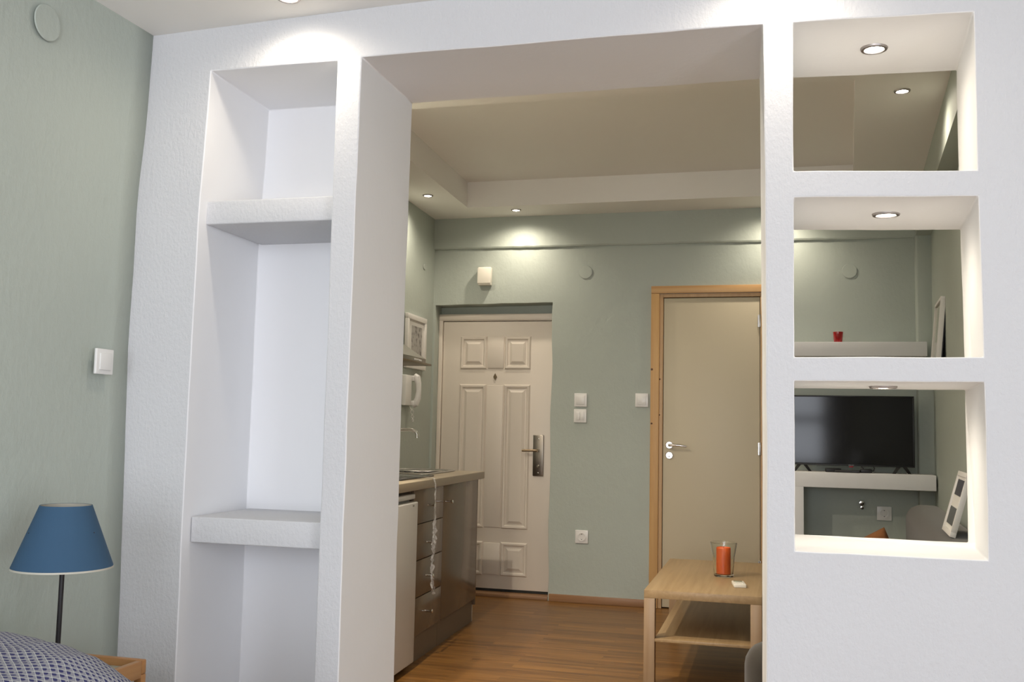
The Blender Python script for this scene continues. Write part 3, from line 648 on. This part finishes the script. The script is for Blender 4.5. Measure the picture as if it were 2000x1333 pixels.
# candle in glass
ZT = 0.4305
g = MB(); prof = [(0, 0), (0.044, 0), (0.048, 0.004), (0.050, 0.03), (0.056, 0.10), (0.068, 0.170), (0.0655, 0.171), (0.053, 0.10), (0.046, 0.03), (0.043, 0.012), (0, 0.012)]
g.lathe(prof, (0, 0, 0), 48); o = g.obj('glass_vase', 'glass'); tag(o, 'clear flared glass holding an orange candle on the coffee table', 'vase', (-0.2505, 2.765, ZT))
e = thing('pillar_candle', 'orange pillar candle standing inside the clear glass', 'candle', (-0.2505, 2.765, ZT+0.0125))
g = MB(); g.lathe([(0, 0), (0.0345, 0), (0.036, 0.002), (0.036, 0.130), (0.034, 0.1335), (0.031, 0.129), (0, 0.128)], (0, 0, 0), 40); g.obj('wax_body', 'wax', e)
MB().tube([(0, 0, 0.127), (0.001, 0, 0.134), (0.003, 0, 0.141)], 0.0012, 6).obj('wick', 'black_plastic', e)
e = thing('remote_handset', 'small cream remote handset lying on the coffee table beside the candle', 'remote control', (-0.164, 2.465, ZT), radians(8))
MB().box(-0.029, 0.029, -0.060, 0.060, 0, 0.017, 0.004, 3).obj('housing', 'cream_plastic', e)
MB().box(-0.021, 0.019, 0.022, 0.050, 0.0165, 0.0182, 0.0006).obj('display', 'lcd', e)
for i in range(3): MB().box(-0.020+0.015*i, -0.010+0.015*i, -0.03, -0.02, 0.0165, 0.019, 0.0008).obj('button', 'white_plastic', e)

# ---------------------------------------------------------------- kitchen run (built in its own frame: x' out from the wall, y' along it)
KZ = -math.atan(A1)      # rotation of the run
def kat(y, z=0): return (CF(y), y, z)
CAB = 'kitchen base cabinets'
def knob(parent, y, z):
    k = MB(); k.lathe([(0, 0.0), (0.006, 0), (0.005, 0.004), (0.0045, 0.026), (0.009, 0.032), (0.010, 0.037), (0.008, 0.040), (0, 0.041)], (0, 0, 0), 20, 'x'); o = k.obj('knob', 'chrome', parent); o.location = (0.0, y, z); return o
# drawer unit y 2.125..2.62
ymid = 2.3725; hw = 0.2475
e = thing('drawer_cabinet', 'glossy taupe kitchen cabinet with four drawers beside the fridge', 'cabinet', kat(ymid), KZ, CAB)
MB().box(-0.58, -0.020, -hw, hw, 0.132, 0.846).obj('body', 'taupe_matt', e)
for z0, z1, kz in ((0.678, 0.846, 0.761), (0.500, 0.674, 0.575), (0.319, 0.496, 0.408), (0.134, 0.315, 0.231)):
    d = MB().box(-0.019, 0.0, -hw+0.0015, hw-0.0015, z0, z1, 0.0015).obj('drawer_front', 'taupe_gloss', e); knob(d, -0.02, kz)
MB().box(-0.075, -0.052+0.035, -hw, hw, 0.0, 0.130).obj('plinth', 'taupe_matt', e)
# sink unit 2.62..3.345
ymid = 2.983; hw = 0.3605
e = thing('sink_cabinet', 'glossy taupe kitchen cabinet with one door under the sink, nearest the entrance', 'cabinet', kat(ymid), KZ, CAB)
MB().box(-0.58, -0.020, -hw, hw-0.02, 0.132, 0.846).obj('body', 'taupe_matt', e)
d = MB().box(-0.019, 0.0, -hw+0.0015, hw-0.018, 0.134, 0.846, 0.0015).obj('cabinet_door', 'taupe_gloss', e); knob(d, -hw+0.045, 0.758)
MB().box(-0.58, 0.0, hw-0.017, hw, 0.10, 0.846, 0.001).obj('end_panel', 'taupe_gloss', e)
MB().box(-0.075, -0.017, -hw, hw-0.018, 0.0, 0.130).obj('plinth', 'taupe_matt', e)
o = MB().box(-0.060, -0.018, hw-0.016, hw+0.0, 0.0, 0.10, 0.001).obj('end_foot', 'white_enamel', e); o['label'] = 'pale end foot'
# worktop
o = MB().box(-0.597, 0.024, -0.99, 0.9625, 0.8490, 0.8930, 0.004, 3).obj('worktop', 'worktop'); tag(o, 'mottled beige kitchen worktop running over cabinets and fridge', 'worktop', kat(2.44), KZ)
ZW = 0.893
# stainless sink
def rrect(x0, x1, y0, y1, r, n=8):
    out = []
    for cx, cy, a0 in ((x1-r, y1-r, 0), (x0+r, y1-r, 90), (x0+r, y0+r, 180), (x1-r, y0+r, 270)):
        for k in range(n+1): a = radians(a0+90*k/n); out.append((cx+r*cos(a), cy+r*sin(a)))
    return out
e = thing('kitchen_sink', 'stainless steel inset sink at the entrance end of the worktop', 'sink', kat(3.02, ZW+0.0025), KZ)
bm = bmesh.new(); loops = []
for rr_, z in (((-0.520, -0.130, -0.40, 0.345, 0.09), 0.0), ((-0.516, -0.134, -0.396, 0.341, 0.086), 0.006), ((-0.49, -0.16, -0.36, 0.30, 0.07), 0.004), ((-0.485, -0.165, -0.355, 0.295, 0.07), -0.002)):
    loops.append([bm.verts.new((p[0], p[1], z)) for p in rrect(*rr_)])
for a, b_ in zip(loops, loops[1:]):
    n = len(a)
    for k in range(n): bm.faces.new((a[k], a[(k+1) % n], b_[(k+1) % n], b_[k]))
bm.faces.new(loops[-1]); bmesh.ops.recalc_face_normals(bm, faces=bm.faces)
mb = MB(); mb.bm.free(); mb.bm = bm; mb.obj('rim', 'steel', e)
g = MB(); g.lathe([(0.19*0.8, 0.004), (0.15*0.98, 0.007), (0.14, 0.003), (0.125, 0.0005), (0, 0.0005)], (-0.325, 0.10, 0), 40); g.obj('bowl', 'steel', e)
g = MB()
for k in range(5): g.box(-0.46+k*0.06, -0.45+k*0.06, -0.33, -0.10, -0.001, 0.003, 0.001)
g.obj('drainer_rib', 'steel', e)
# hob
e = thing('ceramic_hob', 'dark glass hob plate set on the worktop', 'hob', kat(2.34, ZW), KZ)
MB().box(-0.53, -0.05, -0.27, 0.265, 0.0, 0.008, 0.003).obj('glass_plate', 'hob_glass', e)
g = MB()
for cy in (-0.13, 0.13): MB().lathe([(0.078, 0), (0.080, 0), (0.080, 0.0006), (0.078, 0.0006), (0.078, 0)], (-0.29, cy, 0.008), 40).obj('zone_marking', 'logo_grey', e)
# plastic wrap hanging over the worktop edge
bm = bmesh.new(); path = [(-0.30, 0.03), (-0.20, 0.022), (-0.10, 0.014), (-0.03, 0.010), (0.026, 0.004), (0.034, -0.02), (0.036, -0.06), (0.037, -0.11), (0.037, -0.16), (0.037, -0.21), (0.036, -0.26), (0.038, -0.30), (0.04, -0.34), (0.038, -0.38), (0.036, -0.42), (0.036, -0.46), (0.038, -0.50), (0.036, -0.54), (0.037, -0.575)]
offy = [-0.10, -0.07, -0.03, 0.0, 0.01, 0.012, 0.014, 0.012, 0.01, 0.006, 0.0, -0.014, -0.02, -0.022, -0.03, -0.036, -0.03, -0.015, 0.01]
wd = [0.03, 0.035, 0.035, 0.03, 0.026, 0.022, 0.022, 0.026, 0.03, 0.034, 0.052, 0.060, 0.058, 0.036, 0.028, 0.018, 0.024, 0.040, 0.026]
def interp(a, t):
    i = min(int(t), len(a)-2); f = t-i; return a[i]*(1-f)+a[i+1]*f
rows = []; n = 90; m_ = 9
px_ = [p[0] for p in path]; pz_ = [p[1] for p in path]
for i in range(n+1):
    t = i/n*(len(path)-1); row = []
    for j in range(m_+1):
        s = j/m_-0.5; nn = noise.noise_vector(Vector((t*1.7, s*5, 3.3)))
        amp = 0.004+0.010*min(1, max(0, (t-8)/3))
        row.append(bm.verts.new((interp(px_, t)+abs(nn.x)*amp*1.2+abs(sin(s*9+t*2.2))*amp*0.6, interp(offy, t)+s*interp(wd, t)*1.1+nn.y*amp, interp(pz_, t)+nn.z*amp*0.3+(0.002 if t < 4 else 0))))
    rows.append(row)
for a, b_ in zip(rows, rows[1:]):
    for j in range(m_): bm.faces.new((a[j], a[j+1], b_[j+1], b_[j]))
mb = MB(); mb.bm.free(); mb.bm = bm; o = mb.obj('plastic_wrap', 'wrap', angle=30); tag(o, 'strip of crumpled clear plastic wrap hanging over the worktop edge', 'plastic wrap', kat(2.335, ZW), KZ)
# fridge
e = thing('fridge', 'white undercounter fridge at the near end of the kitchen run', 'fridge', kat(1.852), KZ)
MB().box(-0.56, -0.018, -0.262, 0.262, 0.025, 0.800, 0.004).obj('body', 'white_enamel', e)
MB().box(-0.56, 0.010, -0.264, 0.264, 0.806, 0.832, 0.006, 3).obj('top_panel', 'white_enamel', e)
MB().box(-0.014, 0.026, -0.263, 0.263, 0.030, 0.796, 0.008, 3).obj('fridge_door', 'white_enamel', e)
MB().box(0.020, 0.028, 0.18, 0.20, 0.775, 0.783, 0.001).obj('badge', 'dark_steel', e)
for sx in (-0.50, -0.05):
    for sy in (-0.22, 0.22): MB().lathe([(0, 0), (0.018, 0), (0.018, 0.026), (0, 0.026)], (sx, sy, 0), 16).obj('foot', 'black_plastic', e)
# extractor hood
e = thing('extractor_hood', 'stainless steel extractor hood on the left wall above the hob', 'extractor hood', kat(2.34, 1.5), KZ)
HX = -0.125
MB().box(-0.590, HX, -0.30, 0.292, 0.0, 0.026, 0.002).obj('rim', 'dark_steel', e)
g = MB(); g.hexa([(-0.590, -0.30, 0.026), (HX, -0.30, 0.026), (HX, 0.292, 0.026), (-0.590, 0.292, 0.026)], [(-0.590, -0.12, 0.20), (-0.36, -0.12, 0.20), (-0.36, 0.12, 0.20), (-0.590, 0.12, 0.20)]); g.obj('canopy', 'dark_steel', e)
MB().box(-0.590, -0.37, -0.11, 0.11, 0.20, 1.154, 0.002).obj('chimney', 'dark_steel', e)
MB().box(-0.45, HX+0.032, -0.30, 0.296, -0.011, -0.0005, 0.002).obj('pull_out_visor', 'bronze_steel', e)
g = MB()
for i in range(5): g.box(HX-0.002, HX+0.003, 0.10+i*0.025, 0.115+i*0.025, 0.009, 0.018, 0.001)
g.obj('button', 'chrome', e)
# picture frame on the left wall
def kwall(y, z, off=0.003): return (KL(y)+off, y, z)
e = thing('framed_print', 'white-framed print on the left wall, half hidden by the extractor hood', 'picture', kwall(3.79, 1.545, 0.004), KZ)
W_, H_ = 0.405, 0.36
fm = MB()
for y0, y1, z0, z1 in ((-W_/2, W_/2, 0, 0.035), (-W_/2, W_/2, H_-0.035, H_), (-W_/2, -W_/2+0.035, 0.035, H_-0.035), (W_/2-0.035, W_/2, 0.035, H_-0.035)): fm.box(0, 0.022, y0, y1, z0, z1, 0.002)
fm.obj('frame_moulding', 'white_frame', e)
MB().box(0.001, 0.010, -W_/2+0.03, W_/2-0.03, 0.03, H_-0.03).obj('mount', 'paper', e)
MB().box(0.009, 0.0115, -W_/2+0.115, W_/2-0.075, 0.075, H_-0.072).obj('print', 'art', e)
# intercom
e = thing('intercom_phone', 'white wall intercom handset with curled cord, left of the entrance door', 'intercom', kwall(3.64, 1.395), KZ)
MB().box(0, 0.030, -0.075, 0.04, -0.10, 0.10, 0.006, 3).obj('wall_base', 'white_plastic', e)
g = MB(); g.tube([(0.030, 0.078, -0.100), (0.046, 0.078, -0.088), (0.062, 0.078, -0.05), (0.066, 0.078, 0.0), (0.062, 0.078, 0.05), (0.050, 0.078, 0.088), (0.034, 0.078, 0.103)], [0.016, 0.024, 0.021, 0.018, 0.021, 0.026, 0.018], 16)
g.box(0.0, 0.045, 0.055, 0.100, 0.062, 0.100, 0.008, 3); g.box(0.0, 0.045, 0.055, 0.100, -0.100, -0.066, 0.008, 3); g.obj('handset', 'white_plastic', e)
MB().tube([(0.03+0.004*cos(k*0.9), 0.078-0.055*k/60+0.004*sin(k*0.9)+0.035*sin(k/60*pi), -0.105-0.10*sin(k/60*pi)) for k in range(61)], 0.0022, 6).obj('cord', 'white_plastic', e)
# faucet
e = thing('wall_faucet', 'chrome swan-neck wall tap over the sink', 'faucet', kwall(3.10, 1.10), KZ)
g = MB(); g.lathe([(0, 0.012), (0.030, 0.012), (0.032, 0)], (0, 0, 0), 24, 'x'); g.lathe([(0, 0.055), (0.018, 0.055), (0.018, 0)], (0, 0, 0), 24, 'x'); g.obj('body', 'chrome', e)
MB().tube([(0.04, 0, 0.0), (0.06, 0.0, 0.016), (0.10, 0.02, 0.030), (0.16, 0.06, 0.038), (0.20, 0.09, 0.038), (0.225, 0.105, 0.028), (0.232, 0.11, 0.010), (0.233, 0.111, -0.010)], 0.011, 14).obj('spout', 'chrome', e)
g = MB(); g.lathe([(0, 0), (0.020, 0), (0.024, 0.006), (0.022, 0.024), (0.012, 0.03), (0, 0.03)], (0.035, 0, 0.018), 20); g.obj('tap_knob', 'chrome', e)

# ---------------------------------------------------------------- front left corner: bed, side table, lamp
e = thing('bedside_table', 'honey wood bedside table with a grey inset top in the left corner behind the bed', 'bedside table', (-1.622, -0.53, 0))
hx, hy, zt = 0.145, 0.229, 0.580
g = MB(); g.box(-hx, hx, hy-0.018, hy, zt-0.034, zt, 0.003); g.obj('back_rail', 'honey_wood', e)
g = MB(); g.box(-hx, hx, -hy, -hy+0.018, zt-0.034, zt, 0.003); g.obj('front_rail', 'honey_wood', e)
for s in (-1, 1): MB().box(s*hx-(0.018 if s > 0 else 0), s*hx+(0.018 if s < 0 else 0), -hy+0.018, hy-0.018, zt-0.042, zt-0.001, 0.003).obj('side_rail', 'honey_wood_y', e)
for sx in (-1, 1):
    for sy in (-1, 1): MB().box(sx*(hx-0.010)-0.010, sx*(hx-0.010)+0.010, sy*(hy-0.010)-0.010, sy*(hy-0.010)+0.010, 0, zt-0.034, 0.002).obj('leg', 'honey_wood', e)
MB().box(-hx+0.012, hx-0.012, -hy+0.012, hy-0.012, zt-0.028, zt-0.018, 0.001).obj('table_panel', 'panel_grey', e)
ZB = zt-0.018
e = thing('table_lamp', 'table lamp with a blue conical shade on a thin black stem', 'lamp', (-1.571, -0.503, ZB))
LZ = 0.822-ZB
MB().lathe([(0, 0), (0.062, 0), (0.064, 0.006), (0.06, 0.010), (0.012, 0.014), (0, 0.014)], (0, 0, 0), 40).obj('base', 'black_metal', e)
MB().tube([(0, 0, 0.012), (0, 0, LZ+0.085)], 0.0055, 14).obj('stem', 'black_metal', e)
sh = MB(); sh.lathe([(0.1085, LZ), (0.0560, LZ+0.139), (0.0545, LZ+0.139), (0.1068, LZ), (0.1085, LZ)], (0, 0, 0), 64); so = sh.obj('lamp_shade', 'blue_shade', e)
sh = MB(); sh.lathe([(0.1067, LZ-0.0005), (0.0543, LZ+0.1385), (0.0535, LZ+0.1385), (0.1058, LZ-0.0005), (0.1067, LZ-0.0005)], (0, 0, 0), 64); sh.obj('lining', 'shade_lining', so)
sh = MB(); sh.lathe([(0.1092, LZ-0.003), (0.1092, LZ+0.001), (0.1055, LZ+0.001), (0.1055, LZ-0.003), (0.1092, LZ-0.003)], (0, 0, 0), 64); sh.obj('bottom_rim', 'shade_lining', so)
g = MB()
for k in range(3): a = k*2*pi/3; g.tube([(0, 0, LZ+0.080), (0.066*cos(a)*1.2, 0.066*sin(a)*1.2, LZ+0.080)], 0.0015, 6)
g.lathe([(0, 0.070+LZ), (0.014, 0.070+LZ), (0.016, 0.075+LZ), (0.016, 0.100+LZ), (0, 0.100+LZ)], (0, 0, 0), 18); g.obj('lamp_holder', 'black_metal', e)

e = thing('bed', 'low bed with a honey wood frame, at the lower left corner', 'bed', (-1.33, -1.62, 0))
MB().box(-0.42, 0.42, -0.84, 0.84, 0.20, 0.27, 0.004).obj('bed_frame', 'honey_wood', e)
for sx in (-0.38, 0.38):
    for sy in (-0.80, 0.80): MB().box(sx-0.03, sx+0.03, sy-0.03, sy+0.03, 0, 0.205, 0.003).obj('leg', 'honey_wood', e)
MB().box(-0.41, 0.41, -0.83, 0.83, 0.27, 0.47, 0.04, 4).obj('mattress', 'paper', e)
# duvet: a thick folded quilt lying on the mattress
prof = [(-1.742, 0.62), (-1.738, 0.72), (-1.71, 0.750), (-1.60, 0.7580), (-1.50, 0.7620), (-1.40, 0.7610), (-1.30, 0.7520), (-1.22, 0.7300), (-1.16, 0.7000), (-1.10, 0.6400), (-1.03, 0.580), (-0.95, 0.53), (-0.925, 0.50)]
def fx(s):
    s = s*(len(prof)-1); i = min(int(s), len(prof)-2); f = s-i
    return (prof[i][0]*(1-f)+prof[i+1][0]*f, prof[i][1]*(1-f)+prof[i+1][1]*f)
bm = bmesh.new(); uvl = bm.loops.layers.uv.new('UVMap'); nu, nv = 84, 100; g = {}; gb = {}; uvc = {}
def arc(s_):
    t_ = 0; p0 = fx(0)
    for q in range(1, 61):
        p1 = fx(s_*q/60); t_ += math.hypot(p1[0]-p0[0], p1[1]-p0[1]); p0 = p1
    return t_
Y0, Y1, ZLOW = -2.42, -0.765, 0.473
for i in range(nu+1):
    x, z = fx(i/nu)
    for j in range(nv+1):
        t = j/nv; e_ = max(0, (t-0.90)/0.10); b_ = max(0, (0.05-t)/0.05)
        y = Y0+(Y1-Y0)*t if e_ == 0 else Y0+(Y1-Y0)*0.90+(Y1-Y0)*0.10*sin(e_*pi/2)
        k_ = max(0.0, 1-(e_ if e_ > 0 else b_)**2.2)**0.45
        fold = 0.007*noise.noise(Vector((x*9, y*6, 1)))+0.003*noise.noise(Vector((x*26, y*20, 5)))
        zz = ZLOW+(z+fold-ZLOW)*(0.12+0.88*k_)
        g[i, j] = bm.verts.new((x+1.33, y+1.62, zz)); uvc[g[i, j]] = (arc(i/nu), (y-Y0)+0.12*e_)
        if i in (0, nu) or j in (0, nv): gb[i, j] = bm.verts.new((x+1.33, y+1.62, ZLOW)); uvc[gb[i, j]] = (arc(i/nu)+(0.2 if i == nu else -0.15 if i == 0 else 0), (y-Y0)+0.12*e_+(0.25 if j == nv else -0.2 if j == 0 else 0))
for i in range(nu):
    for j in range(nv): bm.faces.new((g[i, j], g[i+1, j], g[i+1, j+1], g[i, j+1]))
for i in range(nu):
    for j in (0, nv): bm.faces.new((g[i, j], g[i+1, j], gb[i+1, j], gb[i, j]))
for j in range(nv):
    for i in (0, nu): bm.faces.new((g[i, j], g[i, j+1], gb[i, j+1], gb[i, j]))
bm.faces.new([gb[i, 0] for i in range(nu+1)]+[gb[nu, j] for j in range(1, nv+1)]+[gb[i, nv] for i in range(nu-1, -1, -1)]+[gb[0, j] for j in range(nv-1, 0, -1)])
for f in bm.faces:
    for lp in f.loops: lp[uvl].uv = uvc[lp.vert]
bmesh.ops.recalc_face_normals(bm, faces=bm.faces)
mb = MB(); mb.bm.free(); mb.bm = bm; o = mb.obj('duvet', 'duvet', angle=80)
tag(o, 'rumpled grey duvet with navy dots and thin light lines over the bed', 'duvet', (-1.33, -1.62, 0))
